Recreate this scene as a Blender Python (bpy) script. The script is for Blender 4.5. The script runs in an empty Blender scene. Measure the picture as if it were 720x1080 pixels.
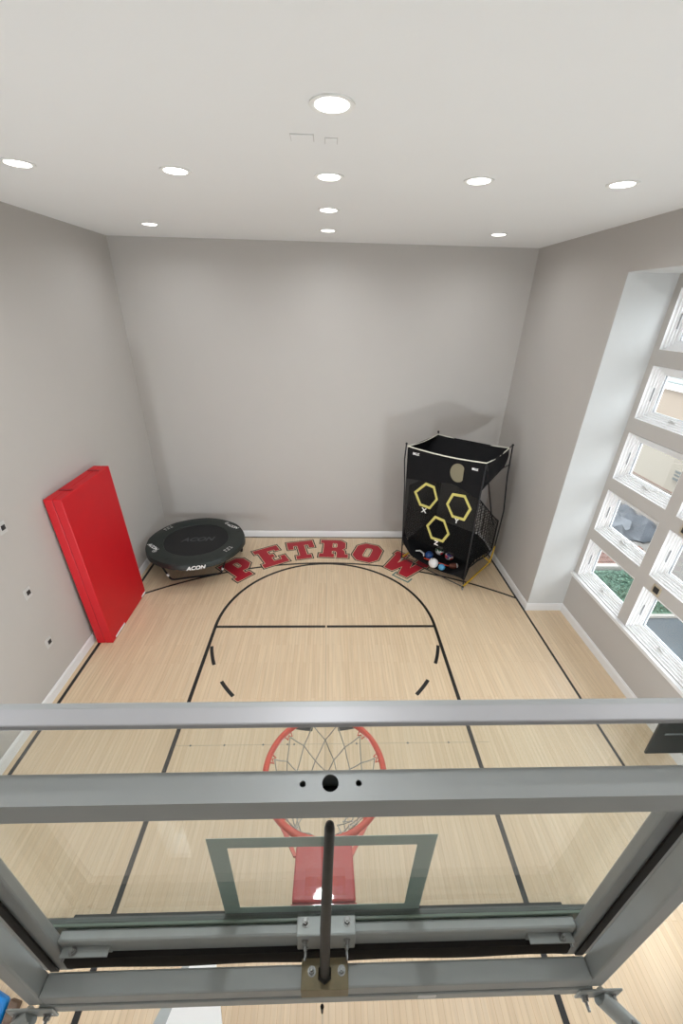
import bpy, bmesh, math, random
from mathutils import Vector, Matrix
from mathutils.geometry import tessellate_polygon
random.seed(7)
scn = bpy.context.scene
COL = scn.collection
PI = math.pi

# ------------------------------------------------------------------ camera
W_, H_ = 720.0, 1080.0
CAM = Vector((0.0127, -0.3918, 4.6565))
YAW, PITCH, ROLL = math.radians(-2.1689), math.radians(-27.5483), math.radians(1.3928)
FPX, PPX, PPY = 418.31, 359.47, 542.82
fwd = Vector((-math.sin(YAW)*math.cos(PITCH), math.cos(YAW)*math.cos(PITCH), math.sin(PITCH)))
rt0 = Vector((math.cos(YAW), math.sin(YAW), 0)); up0 = rt0.cross(fwd)
rt = rt0*math.cos(ROLL) + up0*math.sin(ROLL); up = -rt0*math.sin(ROLL) + up0*math.cos(ROLL)
cd = bpy.data.cameras.new('camera'); cam = bpy.data.objects.new('camera', cd); COL.objects.link(cam)
cam.matrix_world = Matrix(((rt.x, up.x, -fwd.x, CAM.x), (rt.y, up.y, -fwd.y, CAM.y), (rt.z, up.z, -fwd.z, CAM.z), (0, 0, 0, 1)))
cd.sensor_fit = 'HORIZONTAL'; cd.sensor_width = 36; cd.lens = FPX/W_*36
cd.shift_x = (W_/2-PPX)/W_; cd.shift_y = (PPY-H_/2)/W_
cd.clip_start = 0.02
scn.camera = cam

# ------------------------------------------------------------------ world, exposure
w = bpy.data.worlds.new('world'); scn.world = w; w.use_nodes = True
bg = w.node_tree.nodes['Background']; bg.inputs[0].default_value = (0.89, 0.95, 1.0, 1); bg.inputs[1].default_value = 6.5
scn.view_settings.view_transform = 'Standard'; scn.view_settings.look = 'None'
scn.view_settings.gamma = 1; scn.view_settings.use_curve_mapping = False
scn.view_settings.exposure = 0.0
LAMP_W = 10.5
UP_W = 125.0

# ------------------------------------------------------------------ room measures
XL, XR, YB, H, YA, XW, ZA = -3.58, 3.513, 7.437, 5.606, 4.954, 4.138, 5.103
YE, YN, SILL = .09, -0.80, 0.80

# ------------------------------------------------------------------ materials
def srgb(r, g, b):
    f = lambda c: (c/255/12.92) if c/255 <= .04045 else ((c/255+.055)/1.055)**2.4
    return (f(r), f(g), f(b), 1)
def mat(name, rgb, rough=.5, metal=0., noise=0., nscale=8., coat=0., spec=.5, bump=0.):
    m = bpy.data.materials.new(name); m.use_nodes = True
    nt = m.node_tree; b = nt.nodes['Principled BSDF']
    c = srgb(*rgb)
    b.inputs['Roughness'].default_value = rough; b.inputs['Metallic'].default_value = metal
    b.inputs['Specular IOR Level'].default_value = spec; b.inputs['Coat Weight'].default_value = coat
    tc = nt.nodes.new('ShaderNodeTexCoord'); n = nt.nodes.new('ShaderNodeTexNoise')
    n.inputs['Scale'].default_value = nscale; n.inputs['Detail'].default_value = 5
    nt.links.new(tc.outputs['Object'], n.inputs['Vector'])
    mx = nt.nodes.new('ShaderNodeMix'); mx.data_type = 'RGBA'
    k = max(noise, .01)
    mx.inputs[6].default_value = tuple(x*(1-k) for x in c[:3])+(1,)
    mx.inputs[7].default_value = tuple(min(1, x*(1+k)) for x in c[:3])+(1,)
    nt.links.new(n.outputs['Fac'], mx.inputs[0]); nt.links.new(mx.outputs[2], b.inputs['Base Color'])
    if bump:
        bp = nt.nodes.new('ShaderNodeBump'); bp.inputs['Strength'].default_value = bump; bp.inputs['Distance'].default_value = .002
        nt.links.new(n.outputs['Fac'], bp.inputs['Height']); nt.links.new(bp.outputs[0], b.inputs['Normal'])
    return m
def emit(name, rgb, s):
    m = bpy.data.materials.new(name); m.use_nodes = True; nt = m.node_tree; nt.nodes.clear()
    e = nt.nodes.new('ShaderNodeEmission'); e.inputs[0].default_value = rgb+(1,); e.inputs[1].default_value = s
    o = nt.nodes.new('ShaderNodeOutputMaterial'); nt.links.new(e.outputs[0], o.inputs[0]); return m
def glass(name, tint, ior=1.5, rough=0.0):
    m = bpy.data.materials.new(name); m.use_nodes = True; nt = m.node_tree; nt.nodes.clear()
    t = nt.nodes.new('ShaderNodeBsdfTransparent'); t.inputs[0].default_value = tint+(1,)
    g = nt.nodes.new('ShaderNodeBsdfGlossy'); g.inputs['Roughness'].default_value = rough
    f = nt.nodes.new('ShaderNodeFresnel')
    # thin sheet: both faces reflect like air-to-glass
    ge = nt.nodes.new('ShaderNodeNewGeometry'); mr = nt.nodes.new('ShaderNodeMapRange'); mr.inputs[3].default_value = ior; mr.inputs[4].default_value = 1/ior
    nt.links.new(ge.outputs['Backfacing'], mr.inputs[0]); nt.links.new(mr.outputs[0], f.inputs[0])
    x = nt.nodes.new('ShaderNodeMixShader'); o = nt.nodes.new('ShaderNodeOutputMaterial')
    nt.links.new(f.outputs[0], x.inputs[0]); nt.links.new(t.outputs[0], x.inputs[1]); nt.links.new(g.outputs[0], x.inputs[2]); nt.links.new(x.outputs[0], o.inputs[0])
    return m
def mesh_cloth(name, rgb, alpha, scale=None):
    """woven see-through netting: open weave lets part of the light through"""
    m = bpy.data.materials.new(name); m.use_nodes = True; nt = m.node_tree
    b = nt.nodes['Principled BSDF']; b.inputs['Base Color'].default_value = srgb(*rgb); b.inputs['Roughness'].default_value = .9
    b.inputs['Specular IOR Level'].default_value = .2
    t = nt.nodes.new('ShaderNodeBsdfTransparent'); x = nt.nodes.new('ShaderNodeMixShader'); o = nt.nodes['Material Output']
    x.inputs[0].default_value = alpha
    if scale:
        tc = nt.nodes.new('ShaderNodeTexCoord'); v = nt.nodes.new('ShaderNodeTexVoronoi'); v.feature = 'DISTANCE_TO_EDGE'
        v.inputs['Scale'].default_value = scale; v.inputs['Randomness'].default_value = .25
        nt.links.new(tc.outputs['Object'], v.inputs['Vector'])
        r = nt.nodes.new('ShaderNodeMapRange'); r.inputs[1].default_value = .05; r.inputs[2].default_value = .14
        r.inputs[3].default_value = min(1, alpha+.4); r.inputs[4].default_value = max(0, alpha-.25)
        nt.links.new(v.outputs['Distance'], r.inputs[0]); nt.links.new(r.outputs[0], x.inputs[0])
    nt.links.new(t.outputs[0], x.inputs[1]); nt.links.new(b.outputs[0], x.inputs[2]); nt.links.new(x.outputs[0], o.inputs[0])
    return m
def floor_mat():
    m = bpy.data.materials.new('maple_floor'); m.use_nodes = True; nt = m.node_tree; b = nt.nodes['Principled BSDF']
    N = nt.nodes.new; L = nt.links.new
    tc = N('ShaderNodeTexCoord'); mp = N('ShaderNodeMapping'); mp.inputs['Rotation'].default_value = (0, 0, PI/2)
    L(tc.outputs['Object'], mp.inputs[0])
    br = N('ShaderNodeTexBrick'); br.inputs['Scale'].default_value = 1; br.inputs['Brick Width'].default_value = .95
    br.inputs['Row Height'].default_value = .048; br.offset = .37; br.inputs['Mortar Size'].default_value = .0012
    br.inputs['Color1'].default_value = srgb(221, 198, 166); br.inputs['Color2'].default_value = srgb(213, 187, 153)
    br.inputs['Mortar'].default_value = srgb(192, 160, 120); br.inputs['Bias'].default_value = -.2
    L(mp.outputs[0], br.inputs['Vector'])
    m2 = N('ShaderNodeMapping'); m2.inputs['Scale'].default_value = (38, 1.6, 1); L(tc.outputs['Object'], m2.inputs[0])
    n = N('ShaderNodeTexNoise'); n.inputs['Scale'].default_value = 1; n.inputs['Detail'].default_value = 8; L(m2.outputs[0], n.inputs['Vector'])
    r = N('ShaderNodeMapRange'); r.inputs[1].default_value = .3; r.inputs[2].default_value = .72; r.inputs[3].default_value = .90; r.inputs[4].default_value = 1.06; L(n.outputs['Fac'], r.inputs[0])
    mu = N('ShaderNodeMix'); mu.data_type = 'RGBA'; mu.blend_type = 'MULTIPLY'; mu.inputs[0].default_value = 1
    L(br.outputs['Color'], mu.inputs[6]); L(r.outputs[0], mu.inputs[7]); L(mu.outputs[2], b.inputs['Base Color'])
    b.inputs['Roughness'].default_value = .33; b.inputs['Specular IOR Level'].default_value = .45
    b.inputs['Coat Weight'].default_value = .35; b.inputs['Coat Roughness'].default_value = .28
    return m
def brick_mat(name, c1, c2, mo, s=4.):
    m = bpy.data.materials.new(name); m.use_nodes = True; nt = m.node_tree; b = nt.nodes['Principled BSDF']
    tc = nt.nodes.new('ShaderNodeTexCoord'); mp = nt.nodes.new('ShaderNodeMapping'); mp.inputs['Rotation'].default_value = (PI/2, 0, PI/2)
    br = nt.nodes.new('ShaderNodeTexBrick'); br.inputs['Scale'].default_value = s
    br.inputs['Color1'].default_value = srgb(*c1); br.inputs['Color2'].default_value = srgb(*c2); br.inputs['Mortar'].default_value = srgb(*mo)
    nt.links.new(tc.outputs['Object'], mp.inputs[0]); nt.links.new(mp.outputs[0], br.inputs['Vector']); nt.links.new(br.outputs['Color'], b.inputs['Base Color'])
    b.inputs['Roughness'].default_value = .85
    return m

M = dict(
 floor=floor_mat(),
 wall=mat('wall_paint', (188, 184, 179), .75, noise=.015, nscale=3, spec=.25),
 ceil=mat('ceiling_paint', (236, 237, 236), .85, noise=.01, nscale=2, spec=.2),
 reveal=mat('reveal_paint', (205, 206, 205), .7, noise=.01, spec=.25),
 trim=mat('white_trim', (232, 232, 232), .4, noise=.01),
 vinyl=mat('white_vinyl', (242, 242, 242), .35, noise=.01),
 sash=mat('grey_gasket', (150, 152, 154), .5),
 line=mat('black_court_paint', (22, 20, 20), .4, noise=.1, nscale=20),
 red_paint=mat('red_letter_paint', (168, 28, 44), .4, noise=.08, nscale=9),
 cream=mat('cream_letter_paint', (228, 206, 170), .45, noise=.03),
 teal=mat('black_line_lit_teal', (88, 122, 118), .45, noise=.05),
 seam=mat('floor_seam', (188, 172, 148), .6, noise=.05),
 steel=mat('grey_painted_steel', (160, 164, 163), .42, .1, noise=.05, nscale=14, bump=.12),
 steel2=mat('pale_zinc_steel', (168, 173, 172), .4, .2, noise=.08, nscale=20, bump=.1),
 dark_steel=mat('dark_grey_steel', (98, 102, 100), .45, .3, noise=.06),
 rail=mat('brushed_aluminium', (178, 178, 181), .42, .2, noise=.06, nscale=6, bump=.08),
 black_metal=mat('black_iron_pipe', (42, 40, 37), .5, .5, noise=.3, nscale=30, bump=.4),
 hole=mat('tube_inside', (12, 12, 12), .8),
 chrome=mat('chrome_hardware', (150, 150, 148), .38, .7, noise=.04),
 galv=mat('weathered_zinc_plate', (138, 126, 98), .5, .3, noise=.25, nscale=30),
 rubber=mat('black_foam_padding', (34, 30, 28), .75, noise=.25, nscale=40, bump=.3),
 rim=mat('orange_red_rim_paint', (212, 74, 52), .35, noise=.06, nscale=20, coat=.3),
 rimbox=mat('red_bracket_paint', (186, 36, 34), .35, noise=.15, nscale=18, coat=.4),
 cord=mat('white_net_cord', (176, 172, 162), .8),
 bglass=glass('board_glass', (.955, .975, .962), 1.5),
 wglass=glass('window_glass', (.97, .98, .98), 1.45),
 gedge=mat('green_glass_edge', (120, 136, 124), .25, noise=.08, nscale=12, coat=.6),
 target=mat('target_paint', (150, 172, 165), .35, noise=.02),
 mat_red=mat('red_vinyl', (196, 8, 24), .5, noise=.05, nscale=5, bump=.1),
 mat_seam=mat('dark_red_vinyl', (150, 14, 26), .5),
 white=mat('white_plastic', (238, 238, 236), .4),
 pad=mat('dark_green_vinyl', (32, 39, 36), .5, noise=.12, nscale=10, bump=.3),
 jump=mat('black_jump_mat', (18, 19, 21), .7, noise=.1, nscale=40),
 logo_grey=mat('grey_print', (66, 68, 70), .7),
 tube_blk=mat('black_tube', (20, 20, 22), .4, .3),
 blk=mat('black_canvas', (20, 20, 22), .8, noise=.25, nscale=12, spec=.2),
 blk2=mat('black_grey_pole', (38, 38, 40), .45, .3),
 yel=mat('yellow_webbing', (206, 196, 112), .7, noise=.04),
 yelm=mat('yellow_steel_tube', (214, 172, 44), .4, noise=.04),
 wweb=mat('white_piping', (228, 226, 210), .6),
 netf=mesh_cloth('front_netting', (18, 18, 18), .60),
 nets=mesh_cloth('side_netting', (22, 22, 22), .34, 18),
 flap=mat('beige_patch', (128, 122, 100), .8),
 lens=emit('lamp_lens', (1, .985, .95), 9.0),
 can=mat('white_lamp_trim', (236, 236, 232), .45),
 plate=mat('wall_plate', (198, 197, 194), .4),
 plate_d=mat('dark_socket', (40, 40, 42), .5, noise=.5, nscale=120),
 beige=mat('beige_plate', (186, 174, 150), .5),
 blue=mat('blue_vinyl', (0, 118, 190), .4, noise=.06),
 brown=mat('brown_leather', (86, 66, 50), .6, noise=.1),
 b_blue=mat('deep_blue_rubber', (22, 74, 140), .3, coat=.4),
 b_white=mat('off_white_rubber', (226, 224, 220), .4),
 b_light=mat('light_blue_rubber', (78, 150, 190), .4),
 b_brown=mat('brown_football_leather', (96, 48, 32), .55),
 b_red=mat('red_rubber', (186, 40, 46), .5), b_green=mat('green_rubber', (40, 92, 58), .5),
 orange=mat('orange_plastic', (226, 74, 34), .4), b_navy=mat('navy_rubber', (44, 50, 110), .5),
 siding=mat('cream_siding', (140, 132, 120), .8, noise=.02), 
 brick=brick_mat('peach_brick', (134, 96, 76), (124, 86, 68), (140, 126, 112), 5),
 redbrick=brick_mat('red_brick', (112, 74, 62), (92, 60, 52), (120, 110, 100), 5),
 paving=mat('slate_paving', (62, 70, 76), .35, noise=.25, nscale=1.2),
 lawn=mat('ground_cover_leaf', (92, 122, 104), .8, noise=.6, nscale=26),
 concrete=mat('pale_concrete', (110, 106, 102), .8, noise=.08, nscale=4),
 stone=mat('pale_stone', (150, 146, 140), .7, noise=.05),
 tarp=mat('grey_blue_tarpaulin', (74, 78, 84), .35, noise=.4, nscale=3, bump=.5),
 roof=mat('pale_shingle', (116, 122, 120), .8, noise=.1, nscale=6),
)

# ------------------------------------------------------------------ helpers
def wloc(o):
    v = Vector((0, 0, 0))
    while o is not None: v = v + o.location; o = o.parent
    return v
class MB:
    def __init__(s): s.v = []; s.f = []
    def add(s, vs, fs):
        k = len(s.v); s.v += [Vector(a) for a in vs]; s.f += [tuple(i+k for i in f) for f in fs]; return s
    def box(s, x0, x1, y0, y1, z0, z1):
        return s.add([(x, y, z) for x in (x0, x1) for y in (y0, y1) for z in (z0, z1)],
                     [(0, 1, 3, 2), (4, 6, 7, 5), (0, 4, 5, 1), (2, 3, 7, 6), (0, 2, 6, 4), (1, 5, 7, 3)])
    def hexa(s, p):  # 8 points: bottom ring 4, top ring 4
        return s.add(p, [(3, 2, 1, 0), (4, 5, 6, 7), (0, 1, 5, 4), (1, 2, 6, 5), (2, 3, 7, 6), (3, 0, 4, 7)])
    def ring(s, pts, r, n):
        pass
    def tube(s, path, r, n=10, closed=False, cap=True):
        P = [Vector(a) for a in path]; m = len(P); rings = []; prev = None
        rr = r if isinstance(r, (list, tuple)) else [r]*m
        for i in range(m):
            if closed: t = P[(i+1) % m]-P[i-1]
            else: t = P[min(i+1, m-1)]-P[max(i-1, 0)]
            if t.length < 1e-9: t = Vector((0, 0, 1))
            t.normalize()
            if prev is None:
                a = Vector((0, 0, 1)) if abs(t.z) < .9 else Vector((1, 0, 0)); nrm = a.cross(t).normalized()
            else:
                nrm = (prev - t*prev.dot(t))
                nrm = nrm.normalized() if nrm.length > 1e-6 else prev
            prev = nrm; bi = t.cross(nrm)
            rings.append([P[i]+(nrm*math.cos(2*PI*k/n)+bi*math.sin(2*PI*k/n))*rr[i] for k in range(n)])
        vs = [v for q in rings for v in q]; fs = []
        for i in range(m if closed else m-1):
            a = i*n; b = ((i+1) % m)*n
            for k in range(n): fs.append((a+k, a+(k+1) % n, b+(k+1) % n, b+k))
        if cap and not closed: fs.append(tuple(range(n-1, -1, -1))); fs.append(tuple((m-1)*n+k for k in range(n)))
        return s.add(vs, fs)
    def lathe(s, c, prof, n=32, axis=(0, 0, 1), cap=True):
        """prof: (radius, height) along axis"""
        a = Vector(axis).normalized(); h = Vector((1, 0, 0)) if abs(a.x) < .9 else Vector((0, 1, 0)); u = a.cross(h).normalized(); v = a.cross(u); c = Vector(c)
        vs = [c+a*z+(u*math.cos(2*PI*k/n)+v*math.sin(2*PI*k/n))*r for r, z in prof for k in range(n)]; fs = []
        for i in range(len(prof)-1):
            for k in range(n): fs.append((i*n+k, i*n+(k+1) % n, (i+1)*n+(k+1) % n, (i+1)*n+k))
        if cap: fs.append(tuple(range(n-1, -1, -1))); fs.append(tuple((len(prof)-1)*n+k for k in range(n)))
        return s.add(vs, fs)
    def hexbolt(s, c, axis, r=.011, h=.009, shank=.03):
        c = Vector(c); a = Vector(axis).normalized()
        s.lathe(c, [(r*1.45, 0), (r*1.45, .002)], 16, axis)
        s.lathe(c+a*.002, [(r, 0), (r, h*.85), (r*.85, h)], 6, axis)
        s.lathe(c+a*h, [(r*.5, 0), (r*.5, shank), (r*.4, shank+.002)], 10, axis)
        return s
    def sphere(s, c, r, nu=24, nv=14, sc=(1, 1, 1), noise=0.):
        c = Vector(c); vs = []; fs = []
        for i in range(nv+1):
            th = PI*i/nv
            for k in range(nu):
                ph = 2*PI*k/nu; q = r*(1+noise*(random.random()-.5))
                vs.append(c+Vector((math.sin(th)*math.cos(ph)*sc[0], math.sin(th)*math.sin(ph)*sc[1], math.cos(th)*sc[2]))*q)
        for i in range(nv):
            for k in range(nu): fs.append((i*nu+k, (i+1)*nu+k, (i+1)*nu+(k+1) % nu, i*nu+(k+1) % nu))
        return s.add(vs, fs)
    def extrude(s, poly, holes, fr, t):
        """poly in 2D, fr(x,y,h)->Vector; solid of thickness t"""
        loops = [list(poly)]+[list(h) for h in holes]
        flat = [p for l in loops for p in l]
        tris = tessellate_polygon([[Vector((x, y, 0)) for x, y in l] for l in loops])
        n = len(flat); vs = [fr(x, y, 0) for x, y in flat]+[fr(x, y, t) for x, y in flat]
        fs = [tuple(tr) for tr in tris]+[tuple(i+n for i in reversed(tr)) for tr in tris]
        o = 0
        for l in loops:
            m = len(l)
            for i in range(m): a = o+i; b = o+(i+1) % m; fs.append((a, b, b+n, a+n))
            o += m
        return s.add(vs, fs)
    def build(s, name, material, parent=None, bevel=0., smooth=False, kind=None, solid=0.):
        me = bpy.data.meshes.new(name); off = wloc(parent)
        me.from_pydata([tuple(v-off) for v in s.v], [], s.f); me.update()
        bm = bmesh.new(); bm.from_mesh(me); bmesh.ops.remove_doubles(bm, verts=bm.verts, dist=1e-6)
        bmesh.ops.recalc_face_normals(bm, faces=bm.faces); bm.to_mesh(me); bm.free()
        mats = material if isinstance(material, (list, tuple)) else [material]
        for q in mats: me.materials.append(q)
        if smooth:
            me.polygons.foreach_set('use_smooth', [True]*len(me.polygons)); me.update()
            try: me.set_sharp_from_angle(angle=math.radians(40))
            except Exception: pass
        o = bpy.data.objects.new(name, me); COL.objects.link(o); o.parent = parent
        if bevel:
            b = o.modifiers.new('bevel', 'BEVEL'); b.width = bevel; b.segments = 2; b.limit_method = 'ANGLE'; b.angle_limit = math.radians(50)
        if solid:
            b = o.modifiers.new('solid', 'SOLIDIFY'); b.thickness = solid; b.offset = 0
        if kind: o['kind'] = kind
        return o
def struct(o): o['kind'] = 'structure'; return o
def tag(o, label, cat, group=None):
    o['label'] = label; o['category'] = cat
    if group: o['group'] = group
    return o
def empty(name, loc, label=None, cat=None, group=None, kind=None):
    o = bpy.data.objects.new(name, None); o.empty_display_size = .1; COL.objects.link(o); o.location = loc
    if label: tag(o, label, cat, group)
    if kind: o['kind'] = kind
    return o
def copy_tree(o, loc=None, parent=None):
    c = o.copy(); COL.objects.link(c)
    if parent: c.parent = parent
    for ch in list(o.children): copy_tree(ch, None, c)
    if loc is not None: c.location = loc
    return c
def text_part(name, s, size, M4, material, parent, extrude=.001, shear=0., bold=0.):
    cu = bpy.data.curves.new(name, 'FONT'); cu.body = s; cu.size = size; cu.extrude = extrude; cu.align_x = 'CENTER'; cu.align_y = 'CENTER'
    cu.shear = shear; cu.offset = bold
    t = bpy.data.objects.new(name+'_src', cu); COL.objects.link(t)
    me = bpy.data.meshes.new_from_object(t.evaluated_get(bpy.context.evaluated_depsgraph_get())); bpy.data.objects.remove(t)
    me.name = name
    off = Matrix.Translation(-wloc(parent)) if parent else Matrix()
    me.transform(off @ M4); me.materials.clear(); me.materials.append(material)
    o = bpy.data.objects.new(name, me); COL.objects.link(o); o.parent = parent; return o
def frame4(o, x, y):
    o = Vector(o); x = Vector(x).normalized(); y = Vector(y); y = (y-x*y.dot(x)).normalized(); z = x.cross(y)
    return Matrix(((x.x, y.x, z.x, o.x), (x.y, y.y, z.y, o.y), (x.z, y.z, z.z, o.z), (0, 0, 0, 1)))

# ================================================================== ROOM SHELL
T = .15
TW = .21
fl = MB().box(XL-T, XW+T, YN-T, YB+T, -.12, 0).build('floor', M['floor'], kind='structure')
MB().box(XL-T, XW+TW, YN-T, YB+T, H, H+.15).build('ceiling', M['ceil'], kind='structure')
MB().box(XL-T, XL, YN-T, YB+T, 0, H).build('wall_left', M['wall'], kind='structure')
MB().box(XL, XW+T, YB, YB+T, 0, H).build('wall_back', M['wall'], kind='structure')
# front wall with three glazed lights (they mirror faintly in the backboard)
FO = [(-2.27, -2.13, .32, 2.2), (-1.22, -.985, .21, .48), (-1.14, -.97, 1.05, 1.75)]
wf = MB().box(XL, -2.27, YN-T, YN, 0, H).box(-2.27, -2.13, YN-T, YN, 0, .32).box(-2.27, -2.13, YN-T, YN, 2.2, H).box(-2.13, -1.22, YN-T, YN, 0, H)
wf.box(-1.22, -.97, YN-T, YN, 0, .21).box(-.985, -.97, YN-T, YN, .21, .48).box(-1.22, -.97, YN-T, YN, .48, 1.05).box(-1.22, -1.14, YN-T, YN, 1.05, 1.75).box(-1.22, -.97, YN-T, YN, 1.75, H)
wf.box(-.97, XW+T, YN-T, YN, 0, H).build('wall_front', M['wall'], kind='structure')
for i, (a, b, c, d) in enumerate(FO): MB().box(a, b, YN-.08, YN-.074, c, d).build('window_%d' % (21+i), M['wglass'], kind='structure')
MB().box(XR, XW+T+.001, YA, YB, 0, H).build('wall_right', M['wall'], kind='structure')
MB().box(XR, XW+T+.001, YN, YE, 0, H).build('wall_right', M['wall'], kind='structure')
MB().box(XR, XW+T+.001, YE, YA, ZA, H).build('wall_right', M['wall'], kind='structure')
# light paint on the returns of the window recess
MB().box(XR+.004, XW, YA-.006, YA, 0, ZA).build('trim_1', M['reveal'], kind='structure')
MB().box(XR+.004, XW, YE, YA, ZA-.006, ZA).build('trim_2', M['reveal'], kind='structure')
MB().box(XR+.004, XW, YE, YE+.006, 0, ZA).build('trim_3', M['reveal'], kind='structure')
# window wall with fifteen openings
rows = [(.845, 1.520), (1.700, 2.367), (2.550, 3.230), (3.420, 4.090), (4.279, 4.950)]
cols = [(3.830, 4.8515), (2.640, 3.6615), (1.450, 2.4715), (.260, 1.2815)]  # last column is unseen, added for more daylight
ww = MB()
zs = [0]+[z for r in rows for z in r]+[ZA+.02]
for i in range(0, len(zs), 2): ww.box(XW, XW+TW, YE, YA, zs[i], zs[i+1])
ys = [YE]+[y for c in sorted(cols) for y in c]+[YA]
for z0, z1 in rows:
    for i in range(0, len(ys), 2): ww.box(XW, XW+TW, ys[i], ys[i+1], z0, z1)
ww.build('wall_window', M['wall'], kind='structure')
# window prototype, local origin = lower inner corner at (XW, y0, z0)
WW, WH = 1.0215, .674
def rectring(mb, x0, x1, a, b, ww_, wh_):
    """rectangular ring between inset a and inset b"""
    mb.box(x0, x1, a, ww_-a, a, b); mb.box(x0, x1, a, ww_-a, wh_-b, wh_-a)
    mb.box(x0, x1, a, b, b, wh_-b); mb.box(x0, x1, ww_-b, ww_-a, b, wh_-b)
win = empty('window_1', (0, 0, 0), kind='structure')
f = MB(); rectring(f, .0, .20, 0, .005, WW, WH); rectring(f, .036, .20, .005, .028, WW, WH); rectring(f, .060, .20, .028, .048, WW, WH); rectring(f, .084, .20, .048, .068, WW, WH)
f.build('window_frame', M['vinyl'], win)
s_ = MB(); rectring(s_, .104, .17, .068, .090, WW, WH); rectring(s_, .118, .17, .090, .108, WW, WH)
s_.build('sash', M['vinyl'], win)
g_ = MB(); rectring(g_, .130, .150, .108, .113, WW, WH); g_.build('gasket', M['sash'], win)
MB().box(.136, .142, .110, WW-.110, .110, WH-.110).build('pane', M['wglass'], win)
k = MB(); k.box(.072, .10, WW*.5-.04, WW*.5+.04, .066, .078)
k.tube([(.085, WW*.5-.01, .080), (.062, WW*.5+.0, .098), (.050, WW*.5-.05, .094), (.052, WW*.5-.09, .080)], [.009, .011, .010, .008], 8)
k.build('crank_handle', M['plate'], win, smooth=True)
MB().box(.076, .086, WW-.066, WW-.054, WH*.35, WH*.6).build('sash_lock', M['sash'], win)
n = 0
for ci, (y0, y1) in enumerate(cols):
    for ri, (z0, z1) in enumerate(rows):
        n += 1
        o = win if n == 1 else copy_tree(win)
        o.name = 'window_%d' % n; o.location = (XW, y0, z0); o['kind'] = 'structure'
# sill below the lowest row
MB().box(XW-.055, XW+.01, YE, YA-.006, SILL, SILL+.035).box(XW-.02, XW+.01, YE, YA-.006, SILL-.05, SILL).build('trim_4', M['trim'], bevel=.004, kind='structure')
# baseboards (moulded profile)
def baseboard(name, a, b, nrm, h=.15):
    a = Vector(a); b = Vector(b); nv = Vector(nrm); mb = MB()
    prof = [(0, 0), (.016, 0), (.016, h*.78), (.011, h*.84), (.011, h*.93), (.005, h), (0, h)]
    for p in (a, b): pass
    vs = [p+nv*d+Vector((0, 0, z)) for p in (a, b) for d, z in prof]; m = len(prof)
    fs = [(i, (i+1) % m, m+(i+1) % m, m+i) for i in range(m)]+[tuple(range(m)), tuple(range(2*m-1, m-1, -1))]
    mb.add(vs, fs); return mb.build(name, M['trim'], kind='structure')
baseboard('baseboard_left', (XL, YN, 0), (XL, YB, 0), (1, 0, 0))
baseboard('baseboard_back', (XL, YB, 0), (XR, YB, 0), (0, -1, 0))
baseboard('baseboard_right', (XR, YA, 0), (XR, YB, 0), (-1, 0, 0))
baseboard('baseboard_alcove', (XW, YE, 0), (XW, YA-.006, 0), (-1, 0, 0))
baseboard('baseboard_alcove', (XR-.016, YA-.006, 0), (XW, YA-.006, 0), (0, -1, 0))
baseboard('baseboard_front', (XL, YN, 0), (XR, YN, 0), (0, 1, 0))
# flush access covers in the ceiling
for i, (x0, x1, y0, y1) in enumerate([(-.235, -.095, 2.885, 3.0), (-.018, .056, 2.93, 3.03)]):
    MB().box(x0, x1, y0, y1, H-.006, H).build('trim_%d' % (7+i), M['ceil'], kind='structure'); q = MB(); q.box(x0-.005, x0, y0-.005, y1+.005, H-.002, H).box(x1, x1+.005, y0-.005, y1+.005, H-.002, H).box(x0, x1, y0-.005, y0, H-.002, H).box(x0, x1, y1, y1+.005, H-.002, H).build('cover_gap', M['plate'], bpy.data.objects['trim_%d' % (7+i)])

# ------------------------------------------------------------------ court paint
PZ = .0012
def strip(pts_l, pts_r, name, m, z=PZ, parent=fl):
    n = len(pts_l); vs = [(x, y, .0002) for x, y in pts_l]+[(x, y, .0002) for x, y in pts_r]
    vs += [(x, y, z) for x, y in pts_l]+[(x, y, z) for x, y in pts_r]; fs = []
    for i in range(n-1):
        fs += [(i, i+1, n+i+1, n+i), (2*n+i, 3*n+i, 3*n+i+1, 2*n+i+1), (i, 2*n+i, 2*n+i+1, i+1), (n+i, n+i+1, 3*n+i+1, 3*n+i)]
    fs += [(0, n, 3*n, 2*n), (n-1, 3*n-1, 4*n-1, 2*n-1)]
    return MB().add(vs, fs).build(name, m, parent)
def arc(cx, cy, r, a0, a1, name, wd=.05, n=48, m=None, z=PZ):
    A = [math.radians(a0+(a1-a0)*i/n) for i in range(n+1)]
    return strip([(cx+(r-wd/2)*math.cos(a), cy+(r-wd/2)*math.sin(a)) for a in A], [(cx+(r+wd/2)*math.cos(a), cy+(r+wd/2)*math.sin(a)) for a in A], name, m or M['line'], z)
def line(x0, x1, y0, y1, name, m=None, z=PZ): return strip([(x0, y0), (x0, y1)], [(x1, y0), (x1, y1)], name, m or M['line'], z)
LX, FT, R6 = 1.803, 4.547, 1.803
line(-LX-.025, -LX+.025, YN+.02, FT+.02, 'lane_line'); line(LX-.025, LX+.025, YN+.02, FT+.02, 'lane_line')
line(-LX, -.012, FT-.025, FT+.025, 'free_throw_line', z=.0016); line(.012, LX, FT-.025, FT+.025, 'free_throw_line', z=.0016)
arc(0, FT, R6, 0, 180, 'free_throw_circle', n=90, z=.0014)
for a0, a1 in ((13.5, 25.6), (36.4, 46.6), (55, 65), (73.4, 85)):
    arc(0, FT, R6, -a1, -a0, 'lane_dash', n=8, z=.0014); arc(0, FT, R6, -180+a0, -180+a1, 'lane_dash', n=8, z=.0014)
R3 = 5.995
aa = math.degrees(math.acos(3.48/R3))
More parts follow.
